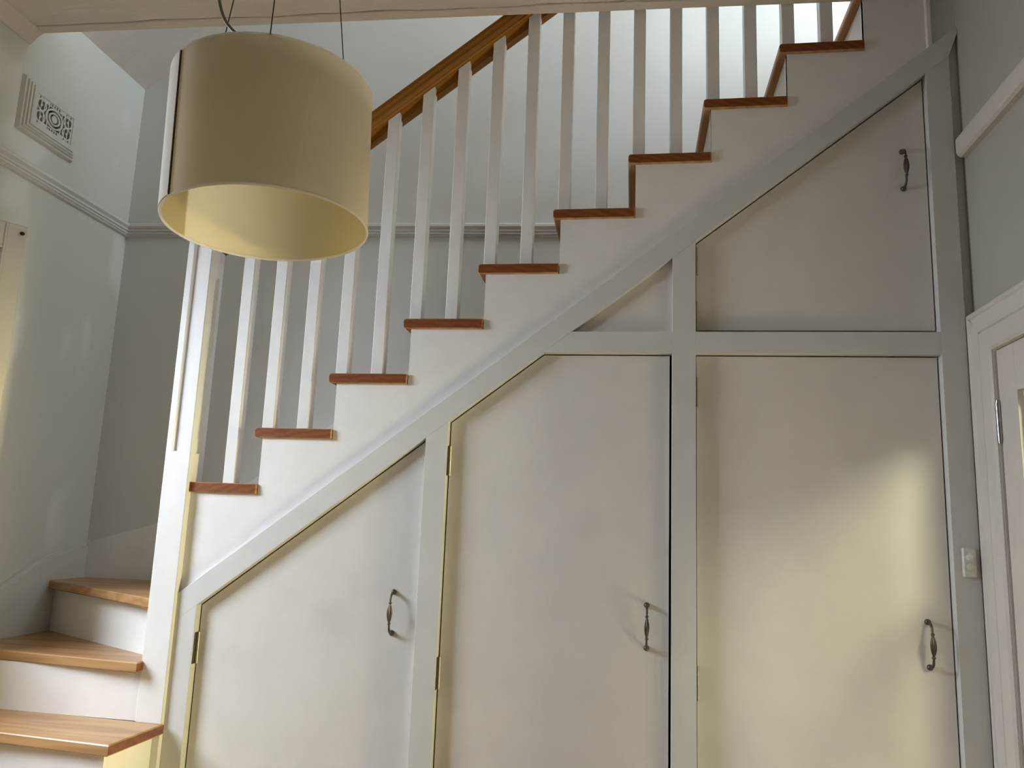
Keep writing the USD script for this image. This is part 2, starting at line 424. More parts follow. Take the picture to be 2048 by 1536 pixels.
# picture rails: a reeded moulding on the left and back walls, a plain one on the right wall
reed = [(0, 0.028), (0.020, 0.028), (0.026, 0.022), (0.027, 0.012), (0.020, 0.006), (0.0165, 0.004), (0.0165, 0.002), (0.020, -0.001),
        (0.020, -0.007), (0.014, -0.009), (0.014, -0.011), (0.017, -0.013), (0.017, -0.018), (0.010, -0.020), (0.010, -0.022), (0.012, -0.026), (0, -0.028)]
ZP = 0.556
single("trim_3", sweep([(XL, -5.2, ZP), (XL, 0.615, ZP)], reed, (1, 0, 0), (0, 0, 1)), picture_rail_paint,
       "reeded picture rail on the grey left wall below the vent", "picture rail", "structure", smooth=30)
bdir = np.array([1, 0.05, 0]) / math.hypot(1, 0.05)
bn = np.array([bdir[1], -bdir[0], 0])
single("trim_4", sweep([(XL, back_y(XL), ZP), (1.0, back_y(1.0), ZP)], reed, bn, (0, 0, 1)), picture_rail_paint,
       "reeded picture rail along the back wall behind the balusters", "picture rail", "structure", smooth=30)
plain_rail = [(0, 0.034), (0.018, 0.034), (0.026, 0.028), (0.030, 0.018), (0.030, -0.018), (0.026, -0.028), (0.018, -0.034), (0, -0.034)]
single("trim_5", sweep([(XR, -5.2, 0.524), (XR, -0.012, 0.524)], plain_rail, (-1, 0, 0), (0, 0, 1)), right_trim,
       "plain picture rail on the right wall with a cut end beside the cupboard", "picture rail", "structure", smooth=30)

# raked skirting boards
def nudge(pts):
    return [(x, z) for x, z in pts]
sk_top = [(-1.45, -0.772), (-1.17, -0.690), (-0.80, -0.520), (-0.45, -0.255), (1.6, 1.29)]
sk = Polygon(sk_top + [(1.6, 0.95), (-0.45, -0.75), (-0.80, -1.0), (-1.45, -1.0)])
single("baseboard_back", on_back(sk, -0.018, 0.0), white_trim, "white raked skirting board following the stair on the back wall", "skirting board", "structure")
skl = Polygon([(0.62, -0.755), (0.561, -0.771), (0.331, -0.831), (0.178, -0.908), (-0.10, -1.062), (-1.3, -1.98), (-1.3, FLOOR), (0.62, FLOOR)])
sk2 = Polygon([(0.62, -0.775), (0.561, -0.791), (0.331, -0.851), (0.178, -0.928), (-0.10, -1.082), (-1.3, -2.0), (-1.3, FLOOR), (0.62, FLOOR)])
single("baseboard_left", cat(prism_x(skl, XL, XL + 0.012), prism_x(sk2, XL, XL + 0.018)), wall_grey,
       "raked skirting board climbing the left wall beside the winding steps", "skirting board", "structure")

# ------------------------------------------------------------------ window in the left wall and its open leaf
win = thing("window_1", "tall window opening in the left wall just outside the view", "window", (XL, -0.67, WIN_Z0), "structure")
part(win, "sill", bx(XL - 0.14, XL + 0.03, WIN_Y0 - 0.04, WIN_Y1 + 0.0, WIN_Z0 - 0.03, WIN_Z0, 0.003), white_trim)
part(win, "head", bx(XL - 0.14, XL - 0.06, WIN_Y0, WIN_Y1, WIN_Z1 - 0.04, WIN_Z1, 0.003), white_trim)
part(win, "jamb", bx(XL - 0.14, XL - 0.06, WIN_Y0, WIN_Y0 + 0.035, WIN_Z0, WIN_Z1 - 0.04, 0.003), white_trim)
part(win, "jamb", bx(XL - 0.14, XL - 0.06, WIN_Y1 - 0.035, WIN_Y1, WIN_Z0, WIN_Z1 - 0.04, 0.003), white_trim)

leaf = thing("window_shutter", "pale panelled window shutter standing open at the left edge, with a black bolt hole", "shutter", (XL, -0.36, -0.88))
ehx, ehy = -1.30, -0.104
ld = np.array([ehx - (XL + 0.004), ehy + 0.36, 0.0])
llen = np.linalg.norm(ld)
ld /= llen
ln = np.array([ld[1], -ld[0], 0.0])        # towards the room
def leafbox(s0, s1, z0, z1, t0, t1, c=0.002):
    b = bx(s0, s1, t0, t1, z0, z1, c)
    v = np.array(b.vertices)
    o = np.array([XL + 0.004, -0.36, 0])
    w = o + v[:, :1] * ld + v[:, 1:2] * ln + v[:, 2:3] * [0, 0, 1]
    m = trimesh.Trimesh(w, np.array(b.faces), process=False)
    if m.volume < 0:
        m.invert()
    return m
LZ0, LZ1 = -0.88, 0.292
part(leaf, "stile", leafbox(llen - 0.062, llen, LZ0, LZ1, -0.032, 0.0, 0.003), shutter_paint)
part(leaf, "stile", leafbox(0.0, 0.062, LZ0, LZ1, -0.032, 0.0, 0.003), shutter_paint)
part(leaf, "rail", leafbox(0.062, llen - 0.062, LZ1 - 0.085, LZ1, -0.032, -0.001, 0.002), shutter_paint)
part(leaf, "rail", leafbox(0.062, llen - 0.062, LZ0, LZ0 + 0.1, -0.032, -0.001, 0.002), shutter_paint)
part(leaf, "panel", leafbox(0.058, llen - 0.058, LZ0 + 0.09, LZ1 - 0.075, -0.024, -0.014, 0.0), wall_grey)
part(leaf, "bead", cat(leafbox(llen - 0.068, llen - 0.060, LZ0 + 0.1, LZ1 - 0.002, -0.020, 0.003, 0.002),
                       leafbox(0.060, llen - 0.066, LZ1 - 0.091, LZ1 - 0.083, -0.020, 0.002, 0.002)), shutter_paint)
kp = np.array([XL + 0.004, -0.36, 0.264]) + ld * (llen - 0.017) + ln * 0.003
knob = trimesh.creation.icosphere(2, 0.0075)
knob.apply_scale([1, 1, 0.8])
knob.apply_translation(kp)
part(leaf, "bolt", knob, black_metal, True)

# ------------------------------------------------------------------ ornate wall vent on the left wall
VY0, VY1, VZ0, VZ1 = -0.068, 0.222, 0.684, 0.892
vent = thing("wall_vent", "white plaster wall vent with pierced scrollwork high on the left wall", "vent", (XL, 0.077, VZ0))
def rect_frame(y0, y1, z0, z1, w):
    return sbox(y0, z0, y1, z1).difference(sbox(y0 + w, z0 + w, y1 - w, z1 - w))
def frame_step(y0, y1, z0, z1, w, x1, c=0.004):
    """A mitred moulding ring with sloping faces."""
    parts = []
    outer = [(y0, z0), (y1, z0), (y1, z1), (y0, z1)]
    inner = [(y0 + w, z0 + w), (y1 - w, z0 + w), (y1 - w, z1 - w), (y0 + w, z1 - w)]
    for k in range(4):
        a, b, c2, d = outer[k], outer[(k + 1) % 4], inner[(k + 1) % 4], inner[k]
        low = [(XL, *p) for p in (a, b, c2, d)]
        o2 = [tuple(np.array(p) + (np.array(q) - np.array(p)) * min(0.45, c / w)) for p, q in ((a, d), (b, c2))]
        i2 = [tuple(np.array(q) + (np.array(p) - np.array(q)) * min(0.45, c / w)) for p, q in ((a, d), (b, c2))]
        parts.append(hull(low + [(x1, *p) for p in (o2[0], o2[1], i2[0], i2[1])]))
    return cat(*parts)
part(vent, "frame", cat(frame_step(VY0, VY1, VZ0, VZ1, 0.034, XL + 0.016, 0.005),
                        frame_step(VY0 + 0.010, VY1 - 0.010, VZ0 + 0.010, VZ1 - 0.010, 0.030, XL + 0.023, 0.004),
                        frame_step(VY0 + 0.019, VY1 - 0.019, VZ0 + 0.018, VZ1 - 0.018, 0.028, XL + 0.029, 0.003),
                        frame_step(VY0 + 0.028, VY1 - 0.028, VZ0 + 0.027, VZ1 - 0.027, 0.026, XL + 0.034, 0.003)), vent_paint)
gy0, gy1, gz0, gz1 = VY0 + 0.050, VY1 - 0.050, VZ0 + 0.046, VZ1 - 0.046
gc = ((gy0 + gy1) / 2, (gz0 + gz1) / 2)
def ring(y, z, r, w=0.006):
    return Point(y, z).buffer(r, 24).difference(Point(y, z).buffer(r - w, 24))
gw, gh = gy1 - gy0, gz1 - gz0
scroll = [rect_frame(gy0, gy1, gz0, gz1, 0.006)]
# pierced strip of little square holes at top and bottom
strip_t, strip_b = sbox(gy0, gz1 - 0.020, gy1, gz1), sbox(gy0, gz0, gy1, gz0 + 0.018)
for k in range(14):
    if k % 7 in (2, 3):
        continue
    yy = gy0 + 0.014 + k * (gw - 0.028) / 13
    strip_t = strip_t.difference(sbox(yy - 0.0036, gz1 - 0.016, yy + 0.0036, gz1 - 0.007))
    strip_b = strip_b.difference(sbox(yy - 0.0036, gz0 + 0.006, yy + 0.0036, gz0 + 0.014))
scroll += [strip_t, strip_b]
scroll += [Point(gc).buffer(0.014, 16)]
for r_ in (0.026, 0.040):
    scroll.append(affinity.scale(ring(*gc, r_, 0.0065), 1.15, 0.95))
for sy in (-1, 1):
    for sz in (-1, 1):
        scroll.append(ring(gc[0] + sy * gw * 0.36, gc[1] + sz * gh * 0.20, 0.024, 0.005))
        scroll.append(Point(gc[0] + sy * gw * 0.36, gc[1] + sz * gh * 0.20).buffer(0.005))
    for q_ in (0.17, 0.27, 0.36, 0.45):
        scroll.append(LineString([(gc[0] + sy * gw * q_, gz0), (gc[0] + sy * gw * (q_ + 0.03), gc[1]), (gc[0] + sy * gw * q_, gz1)]).buffer(0.0024))
grille = unary_union(scroll).intersection(sbox(gy0, gz0, gy1, gz1))
part(vent, "grille", prism_x(grille, XL + 0.022, XL + 0.031), vent_paint)
part(vent, "cavity", bx(XL - 0.001, XL + 0.008, gy0 - 0.004, gy1 + 0.004, gz0 - 0.004, gz1 + 0.004, 0), plain("vent_shadow", (0.10, 0.095, 0.08), 0.9), label="dark air space behind the grille")

# ------------------------------------------------------------------ staircase
stair = thing("staircase", "white staircase with varnished timber treads rising from the winding steps to the ceiling", "staircase", (-0.4, 0.3, FLOOR))
TH = 0.0315
RND = 0.009
def tread_mesh(x0, x1, z, y0=0.0):
    """A straight tread: rounded nosing at its left edge, end grain facing the room."""
    a = np.linspace(0, np.pi / 2, 5)
    prof = [(x0 + RND - RND * math.cos(t), z - RND + RND * math.sin(t)) for t in a]
    prof += [(x1 - 0.001, z), (x1, z - 0.001), (x1, z - TH)]
    prof += [(x0 + RND - RND * math.sin(t), z - TH + RND - RND * math.cos(t)) for t in a]
    prof = np.array(prof)
    pin = inset(prof, 0.0018)
    yb = back_y(x0) + 0.01
    return hull([(x, y0, zz) for x, zz in pin] + [(x, y0 + 0.0018, zz) for x, zz in prof] + [(x, yb, zz) for x, zz in prof])

RIS = 0.024
for k in range(-3, 8):                       # straight treads, the fourth at z = 0
    x0, z = k * G, k * H
    part(stair, "tread", tread_mesh(x0, x0 + 0.2572, z), tread_wood, smooth=25)
    xr_ = x0 + RIS
    zlow = z - H if k > -3 else z - H
    part(stair, "riser", bx(xr_, xr_ + 0.016, 0.014, back_y(xr_) + 0.01, zlow, z - TH, 0), white_panel)

# stringer panel: stepped top edge under the treads, hidden behind the cupboard rail below
def band_top(x):
    return -0.887 + 0.763 * (x + 0.674)
steps = []
for k in range(-3, 8):
    x0, z = k * G, k * H
    if k > -3:
        steps.append((x0 + RIS, z - H - TH))
    steps.append((x0 + RIS if k > -3 else -0.676, z - TH))
xs_end = 1.618
steps = [s for s in steps if s[0] < xs_end]
steps += [(xs_end, steps[-1][1])]
pan = Polygon(steps + [(xs_end, band_top(xs_end) - 0.05), (-0.676, band_top(-0.676) - 0.05)])
part(stair, "stringer_panel", prism_y(pan, 0.012, 0.030), white_panel)
part(stair, "cover_strip", slab_y([(1.617, band_top(1.617) - 0.02), (1.635, band_top(1.635) - 0.02), (1.635, 1.30), (1.617, 1.30)], 0.004, 0.030, 0.004), white_trim)
part(stair, "end_panel", slab_y([(1.635, band_top(1.635) - 0.03), (XR, band_top(XR) - 0.03), (XR, 1.30), (1.635, 1.30)], 0.016, 0.030, 0), frame_paint)

# winders round the newel
NY0_ = -0.0155
ZW = {0: -0.722, 1: -0.906, 2: -1.093, 3: -1.270}
W = {0: [(-0.764, 0.06), (-0.66, 0.08), (-0.66, 0.64), (-1.03, 0.625)],
     1: [(-0.764, -0.010), (-0.764, 0.08), (-1.00, 0.64), (-1.46, 0.62), (-1.46, 0.417)],
     2: [(-0.755, -0.050), (-0.755, -0.016), (-0.764, 0.07), (-1.46, 0.47), (-1.46, 0.022)],
     3: [(-0.672, -0.270), (-0.664, -0.017), (-1.46, 0.02), (-1.46, -0.196)]}
for k in range(4):
    part(stair, "winder_tread", slab_z(W[k], ZW[k] - TH, ZW[k], 0.004), winder_wood, smooth=25)
def riser_line(a, b, z0, z1, th=0.015):
    a, b = np.array(a), np.array(b)
    d = (b - a) / np.linalg.norm(b - a)
    n = np.array([-d[1], d[0]])
    if n[1] < 0:
        n = -n
    m = extrude(Polygon([a, b, b + n * th, a + n * th]), z1 - z0)
    m.apply_translation([0, 0, z0])
    return m
part(stair, "riser", riser_line((-0.76, 0.09), (-1.00, 0.645), ZW[1], ZW[0] - TH), white_panel)
part(stair, "riser", riser_line((-0.762, 0.048), (-1.46, 0.449), ZW[2], ZW[1] - TH), white_panel)
part(stair, "riser", riser_line((-0.760, -0.0125), (-1.46, 0.004), ZW[3], ZW[2] - TH), white_panel)
part(stair, "riser", riser_line((-0.700, -0.243), (-1.46, -0.170), ZW[3] - 0.178, ZW[3] - TH), white_panel)
# lower flight along the left wall, going down towards the viewer
for k in range(1, 5):
    z, yn = ZW[3] - 0.178 * k, -0.270 - G * k
    part(stair, "tread", slab_z([(-0.668, yn), (-0.668, yn + 0.262), (-1.46, yn + 0.33), (-1.46, yn + 0.07)], z - TH, z, 0.004), winder_wood, smooth=25)
    part(stair, "riser", riser_line((-0.700, yn + 0.026), (-1.46, yn + 0.098), z - 0.178, z - TH), white_panel)
side = [(-0.0155, FLOOR), (-0.0155, ZW[3] - TH), (-0.243, ZW[3] - TH)]
for k in range(1, 5):
    z, yn = ZW[3] - 0.178 * k, -0.243 - G * k
    side += [(yn + G, z - TH), (yn, z - TH)]
side += [(-0.243 - G * 4, FLOOR)]
part(stair, "side_panel", prism_x(Polygon(side), -0.714, -0.699), white_panel, label="smooth side panel under the lowest visible step")

# ------------------------------------------------------------------ balustrade
bal = thing("balustrade", "white square balusters with a brown timber handrail and panelled newel post", "banister", (-0.718, 0.03, -1.265))
NX0, NX1, NY0, NY1 = -0.762, -0.675, -0.015, 0.073
core = mani(bx(NX0, NX1, NY0, NY1, FLOOR, 0.46, 0.002))
def recess(axis, lo, hi, z0, z1, depth, face, bev=0.008):
    """A wedge-sided recess cut into one face of the post."""
    pts = []
    for d, g in ((-0.004, -0.0), (depth, bev)):
        for a in (lo + g, hi - g):
            for zz in (z0 + g * 0.4, z1 - g):
                pts.append((a, face + d, zz) if axis == "y" else (face - d, a, zz))
    return mani(hull(pts))
core = core - recess("y", NX0 + 0.019, NX1 - 0.019, -0.445, 0.33, 0.010, NY0) - recess("x", NY0 + 0.027, NY1 - 0.020, -0.448, 0.155, 0.010, NX1)
newel = part(bal, "newel_post", core, white_trim)
cap = cat(bx(NX0 - 0.012, NX1 + 0.012, NY0 - 0.012, NY1 + 0.012, 0.46, 0.485, 0.006),
          hull([(NX0 - 0.004, NY0 - 0.004, 0.485), (NX1 + 0.004, NY0 - 0.004, 0.485), (NX1 + 0.004, NY1 + 0.004, 0.485), (NX0 - 0.004, NY1 + 0.004, 0.485),
                (NX0 + 0.03, NY0 + 0.03, 0.515), (NX1 - 0.03, NY0 + 0.03, 0.515), (NX1 - 0.03, NY1 - 0.03, 0.515), (NX0 + 0.03, NY1 - 0.03, 0.515)]))
part(newel, "cap", cap, white_trim)

# handrail: top face, side with a bead, and a plough under it that the balusters lap over
SL = 0.760
def rail_z(x):                 # top front edge of the handrail at y = 0.02
    return 0.732 + SL * (x + 0.158)
BY = 0.022                     # front face of the balusters
rp = [(-0.012, 0.0), (-0.016, -0.006), (-0.016, -0.044), (-0.010, -0.052), (-0.006, -0.056), (-0.006, -0.062), (-0.001, -0.066), (0.0, -0.072),
      (0.024, -0.072), (0.024, -0.092), (0.056, -0.092), (0.056, -0.072), (0.060, -0.062), (0.060, -0.006), (0.054, 0.0), (0.030, 0.007), (0.004, 0.007)]
xa, xb = NX1 - 0.004, 1.75
part(bal, "handrail", sweep([(xa, BY, rail_z(xa)), (xb, BY, rail_z(xb))], rp, (0, 1, 0), (0, 0, 1)), rail_wood, smooth=25)

# balusters: two to a tread, tops cut on the rake under the rail
BW = 0.0392
for k in range(-3, 7):
    for j in (0, 1):
        if k == -3 and j == 0:
            continue                       # the newel stands there
        xl = k * G + 0.0128 + j * 0.1180
        zt = lambda x: rail_z(x) - 0.069
        zb = k * H
        fr, bk = [], []
        c = 0.002
        pts = []
        for x in (xl, xl + BW):
            for y in (BY, BY + BW):
                dx = c if x == xl else -c
                dy = c if y == BY else -c
                top_l = zt(x)
                for (px_, py_) in ((x + dx, y), (x, y + dy)):
                    pts += [(px_, py_, zb), (px_, py_, zt(px_) if y == BY else zt(px_) - 0.003)]
        b = hull(pts)
        part(bal, "baluster", b, white_trim)

# ------------------------------------------------------------------ cupboard under the stair
cup = thing("understair_cupboard", "off white built-in cupboard under the stairs with four plain doors and antique pulls", "cupboard", (0.5, 0.03, FLOOR))
FD = 0.045                                  # frame thickness
def raking_lower(x):
    return -0.920 + 0.7656 * (x + 0.608)
# raking rail
xa, xb = -0.676, 1.676
xw = XR - 0.0005
part(cup, "raking_rail", slab_y([(xa, band_top(xa)), (xw, band_top(xw)), (xw, band_top(xw) - 0.020), (xb, band_top(xb) - 0.034), (xb, raking_lower(xb)), (xa, raking_lower(xa))], 0.0, FD, 0.0006), frame_paint)
S = [(-0.676, -0.608), (0.096, 0.165), (0.8455, 0.915), (1.607, 1.676)]
for a, b in S:
    part(cup, "stile", slab_y([(a, FLOOR), (b, FLOOR), (b, raking_lower(b)), (a, raking_lower(a))], 0.0, FD, 0.0006), frame_paint)
zr0, zr1 = -0.108, -0.0415
xc = -0.608 + (zr0 + 0.920) / 0.7656            # where the raking rail meets the cross rail
part(cup, "cross_rail", slab_y([(xc, zr0), (0.8455, zr0), (0.8455, zr1), (xc + (zr1 - zr0) / 0.7656, zr1)], 0.0, FD, 0.0006), frame_paint)
part(cup, "cross_rail", slab_y([(0.915, zr0), (1.607, zr0), (1.607, zr1), (0.915, zr1)], 0.0, FD, 0.0006), frame_paint)
xt = -0.608 + (zr1 + 0.920) / 0.7656
part(cup, "fixed_panel", prism_y(Polygon([(xt - 0.02, zr1 - 0.01), (0.85, zr1 - 0.01), (0.85, raking_lower(0.85) + 0.01)]), 0.022, 0.034), door_paint,
     label="small fixed triangular panel between the doors")
part(cup, "scribe_strip", prism_y(sbox(1.674, FLOOR, XR, band_top(1.69)), 0.020, 0.032), frame_paint)
part(cup, "back_lining", slab_y([(-0.64, FLOOR), (1.66, FLOOR), (1.66, band_top(1.66) - 0.13), (-0.64, band_top(-0.64) - 0.13)], 0.33, 0.345, 0), dark_gap, label="dark inside of the cupboard glimpsed through the door gaps")

DY0, DY1 = 0.028, 0.048
gp = 0.0034
def door(outline, handle_x, handle_z, hinges, hinge_x, label=None):
    """A flush door leaf filling the outline of its opening less a gap; its pull and hinges are its sub-parts."""
    leaf_ = Polygon(outline).buffer(-gp, join_style=2)
    d = part(cup, "cupboard_door", slab_y(np.array(leaf_.exterior.coords)[:-1], DY0, DY1, 0.0012), door_paint, label=label)
    part(d, "handle", pull(handle_x, handle_z), antique_brass, smooth=50, label="antique brass pull with a ribbed spindle grip")
    for z0, z1 in hinges:
        k = cyl((hinge_x + 0.0045, DY0 - 0.004, (z0 + z1) / 2), 0.0048, z1 - z0, n=14)
        tip = cyl((hinge_x + 0.0045, DY0 - 0.004, z0 + (z1 - z0) * 0.8), 0.0052, 0.0016, n=14)
        part(d, "hinge", cat(k, tip), hinge_brass, smooth=40)
        part(d, "hinge_leaf", bx(hinge_x + 0.0003, hinge_x + 0.0016, DY0 - 0.022, DY0 + 0.002, z0, z1, 0), hinge_dark)
    return d

def pull(hx, hz):
    """Bow pull: domed feet, thin arms bent outwards, two beads and a fluted spindle between them."""
    half, so = 0.060, 0.032
    pts, rad, flu = [], [], []
    def add(y, z, r, f=0.0):
        pts.append((hx, DY0 - y, hz + z)); rad.append(r); flu.append(f)
    for t in np.linspace(0, 1, 9):             # lower arm: out of the foot, then up
        a = t * np.pi / 2
        add(0.004 + (so - 0.004) * math.sin(a), -half + 0.020 * (1 - math.cos(a)), 0.0042 - 0.0010 * t)
    def seg(zs, rs, fs):
        for z, r, f in zip(zs, rs, fs):
            add(so + 0.004 * (1 - (z / 0.04) ** 2), z, r, f)
    zz = [-0.036, -0.0335, -0.0325, -0.0305, -0.0285, -0.0275, -0.026]
    rr = [0.0030, 0.0030, 0.0046, 0.0054, 0.0046, 0.0032, 0.0036]
    seg(zz, rr, [0] * 7)
    zc = np.linspace(-0.0245, 0.0245, 15)
    seg(zc, 0.0036 + 0.0046 * np.cos(zc / 0.0245 * np.pi / 2) ** 0.8, [0.0] + [0.42] * 13 + [0.0])
    seg([-z for z in zz[::-1]], rr[::-1], [0] * 7)
    for t in np.linspace(1, 0, 9):
        a = t * np.pi / 2
        add(0.004 + (so - 0.004) * math.sin(a), half - 0.020 * (1 - math.cos(a)), 0.0042 - 0.0010 * t)
    bar = tube(pts, rad, 24, flu)
    feet = []
    for sgn in (-1, 1):
        prof = [(0.0, 0.0), (0.0082, 0.0), (0.0082, 0.003), (0.0070, 0.0065), (0.0046, 0.009), (0.0, 0.010)]
        f_ = trimesh.creation.revolve(np.array(prof), sections=24)
        f_.apply_transform(trimesh.transformations.rotation_matrix(np.pi / 2, [1, 0, 0]))
        f_.apply_translation((hx, DY0, hz + sgn * half))
        feet.append(f_)
    return cat(bar, *feet)

zbot = FLOOR + 0.08
part(cup, "kick_rail", bx(-0.608, 1.607, 0.001, FD, FLOOR, zbot, 0), frame_paint)
def rl(x):
    return raking_lower(x)
door([(-0.608, zbot), (0.096, zbot), (0.096, rl(0.096)), (-0.608, rl(-0.608))], 0.0165, -0.912, [(-1.097, -1.003), (-1.95, -1.86)], -0.608,
     "low door with a sloping top at the left end")
door([(0.165, zbot), (0.8425, zbot), (0.8425, zr0), (xc, zr0), (0.165, rl(0.165))], 0.776, -0.912, [(-0.495, -0.404), (-1.123, -1.031), (-1.95, -1.86)], 0.165,
     "tall middle door with one cut corner")
door([(0.915, zbot), (1.607, zbot), (1.607, zr0), (0.915, zr0)], 1.541, -0.918, [(-0.269, -0.179), (-1.105, -1.012), (-1.95, -1.86)], 0.915,
     "tall rectangular door on the right")
door([(0.915, zr1 + 0.0075), (1.607, zr1 + 0.0075), (1.607, rl(1.607)), (0.915, rl(0.915))], 1.535, 0.472, [(0.142, 0.232), (-0.034, 0.058)], 0.915,
     "upper door with a long sloping top")

# ------------------------------------------------------------------ light switch on the right-hand stile
sw = thing("light_switch", "narrow white double light switch on the cupboard stile by the door frame", "light switch", (1.645, -0.001, -0.692))
part(sw, "plate", bx(1.627, 1.662, -0.012, 0.0, -0.732, -0.652, 0.003), plastic_white)
for zz in (-0.678, -0.703):
    part(sw, "button", cat(cyl((1.6445, -0.0130, zz), 0.0088, 0.006, "y", 28), cyl((1.6445, -0.0165, zz), 0.0068, 0.003, "y", 28)), button_white, smooth=40)

# ------------------------------------------------------------------ glazed door in the right wall
dr = thing("door_1", "off white glazed door with moulded frame in the right wall", "door", (XR, -0.55, FLOOR), "structure")
AX = 1.676
def arch_profile():
    # (s across from outer edge, t out of the wall)
    return [(0, 0), (0, 0.029), (0.006, 0.032), (0.012, 0.030), (0.016, 0.026), (0.060, 0.026), (0.064, 0.021), (0.068, 0.026), (0.118, 0.026), (0.125, 0.020), (0.125, 0)]
AY0, AY1, AZ = -0.006, -1.15, 0.002         # outer edges of the architrave
AWD = 0.125
def arch_member(p0, p1, inward):
    inward = np.array(inward, float)
    a, b = np.array(p0, float), np.array(p1, float)
    d = (b - a) / np.linalg.norm(b - a)
    secs = []
    for base, mit in ((a, 1), (b, -1)):
        secs.append(np.array([base + inward * s + np.array([-1.0, 0, 0]) * t + d * s * mit for s, t in arch_profile()]))
    return secs
def arch(p0, p1, inward, mit0, mit1):
    inward = np.array(inward, float)
    a, b = np.array(p0, float), np.array(p1, float)
    d = (b - a) / np.linalg.norm(b - a)
    s0 = np.array([a + inward * s + np.array([-1.0, 0, 0]) * t + d * s * mit0 for s, t in arch_profile()])
    s1 = np.array([b + inward * s + np.array([-1.0, 0, 0]) * t - d * s * mit1 for s, t in arch_profile()])
    return loft([s0, s1])
part(dr, "architrave", arch((XR, AY0, FLOOR), (XR, AY0, AZ), (0, -1, 0), 0, 1), right_trim)
part(dr, "architrave", arch((XR, AY1, FLOOR), (XR, AY1, AZ), (0, 1, 0), 0, 1), right_trim)
part(dr, "architrave", arch((XR, AY0, AZ), (XR, AY1, AZ), (0, 0, -1), 1, 1), right_trim)
jy0, jy1, jz = AY0 - AWD, AY1 + AWD, AZ - AWD     # clear opening
part(dr, "jamb", bx(AX + 0.014, XR + 0.12, jy0 - 0.001, jy0 + 0.02, FLOOR, jz + 0.02, 0), right_trim)
part(dr, "jamb", bx(AX + 0.014, XR + 0.12, jy1 - 0.02, jy1 + 0.001, FLOOR, jz + 0.02, 0), right_trim)
part(dr, "jamb", bx(AX + 0.015, XR + 0.12, jy1 + 0.001, jy0 - 0.001, jz - 0.001, jz + 0.02, 0), right_trim)
LX0, LX1 = 1.695, 1.733
ly0, ly1, lz1 = jy0 - 0.0035, jy1 + 0.0035, jz - 0.0035
lz0 = FLOOR + 0.01
ST, TR = 0.098, 0.112
lf = part(dr, "door_stile", bx(LX0, LX1, ly0 - ST, ly0, lz0, lz1, 0.002), right_trim)
part(dr, "door_stile", bx(LX0, LX1, ly1, ly1 + ST, lz0, lz1, 0.002), right_trim)
part(dr, "door_rail", bx(LX0, LX1, ly1 + ST, ly0 - ST, lz1 - TR, lz1, 0.002), right_trim)
part(dr, "door_rail", bx(LX0, LX1, ly1 + ST, ly0 - ST, lz0, lz0 + 0.22, 0.002), right_trim)
gy_0, gy_1, gz_0, gz_1 = ly1 + ST, ly0 - ST, lz0 + 0.22, lz1 - TR
def bead_ring(w, x0, x1):
    return prism_x(sbox(gy_0, gz_0, gy_1, gz_1).difference(sbox(gy_0 + w, gz_0 + w, gy_1 - w, gz_1 - w)), x0, x1)
part(dr, "glazing_bead", cat(bead_ring(0.014, LX0 - 0.004, LX1), bead_ring(0.032, LX0 + 0.010, LX1 - 0.004)), right_trim)
ym = (gy_0 + gy_1) / 2
part(dr, "glazing_bar", bx(LX0 + 0.005, LX1 - 0.005, ym - 0.012, ym + 0.012, gz_0, gz_1, 0.003), right_trim)
for zz in (-0.65, -1.06, -1.48):
    part(dr, "glazing_bar", bx(LX0 + 0.004, LX1 - 0.004, gy_0, gy_1, zz - 0.012, zz + 0.012, 0.003), right_trim)
part(dr, "pane", bx(LX0 + 0.016, LX0 + 0.020, gy_0, gy_1, gz_0, gz_1, 0), glass_pane)
for z0, z1 in ((-0.372, -0.268), (-1.72, -1.62)):
    kn = cyl((AX + 0.014, jy0 - 0.004, (z0 + z1) / 2), 0.0068, z1 - z0, n=16)
    tips = cat(cyl((AX + 0.014, jy0 - 0.004, z0 - 0.003), 0.0052, 0.006, n=14), cyl((AX + 0.014, jy0 - 0.004, z1 + 0.003), 0.0052, 0.006, n=14))
    bands = cat(*[cyl((AX + 0.014, jy0 - 0.004, z0 + (z1 - z0) * q_), 0.0072, 0.0012, n=16) for q_ in (0.2, 0.4, 0.6, 0.8)])
    part(dr, "hinge", cat(kn, tips, bands, bx(AX + 0.014, AX + 0.030, jy0 - 0.0045, jy0 - 0.001, z0, z1, 0)), hinge_steel, smooth=40)

# front window of the hall, behind the viewer
fw = thing("window_2", "narrow window in the front wall behind the viewer", "window", (-0.92, -5.25, -1.7), "structure")
part(fw, "frame", prism_y(sbox(-1.28, -1.7, -0.56, -0.2).difference(sbox(-1.23, -1.65, -0.61, -0.25)), -5.28, -5.22), white_trim)
part(fw, "glazing_bar", bx(-1.23, -0.61, -5.27, -5.23, -0.97, -0.93, 0.003), white_trim)
lw = thing("window_3", "landing window at the head of the stair", "window", (2.55, -0.2, 1.45), "structure")
part(lw, "frame", prism_x(sbox(-0.90, 1.45, 0.50, 2.75).difference(sbox(-0.86, 1.49, 0.46, 2.71)), 2.52, 2.58), white_trim)

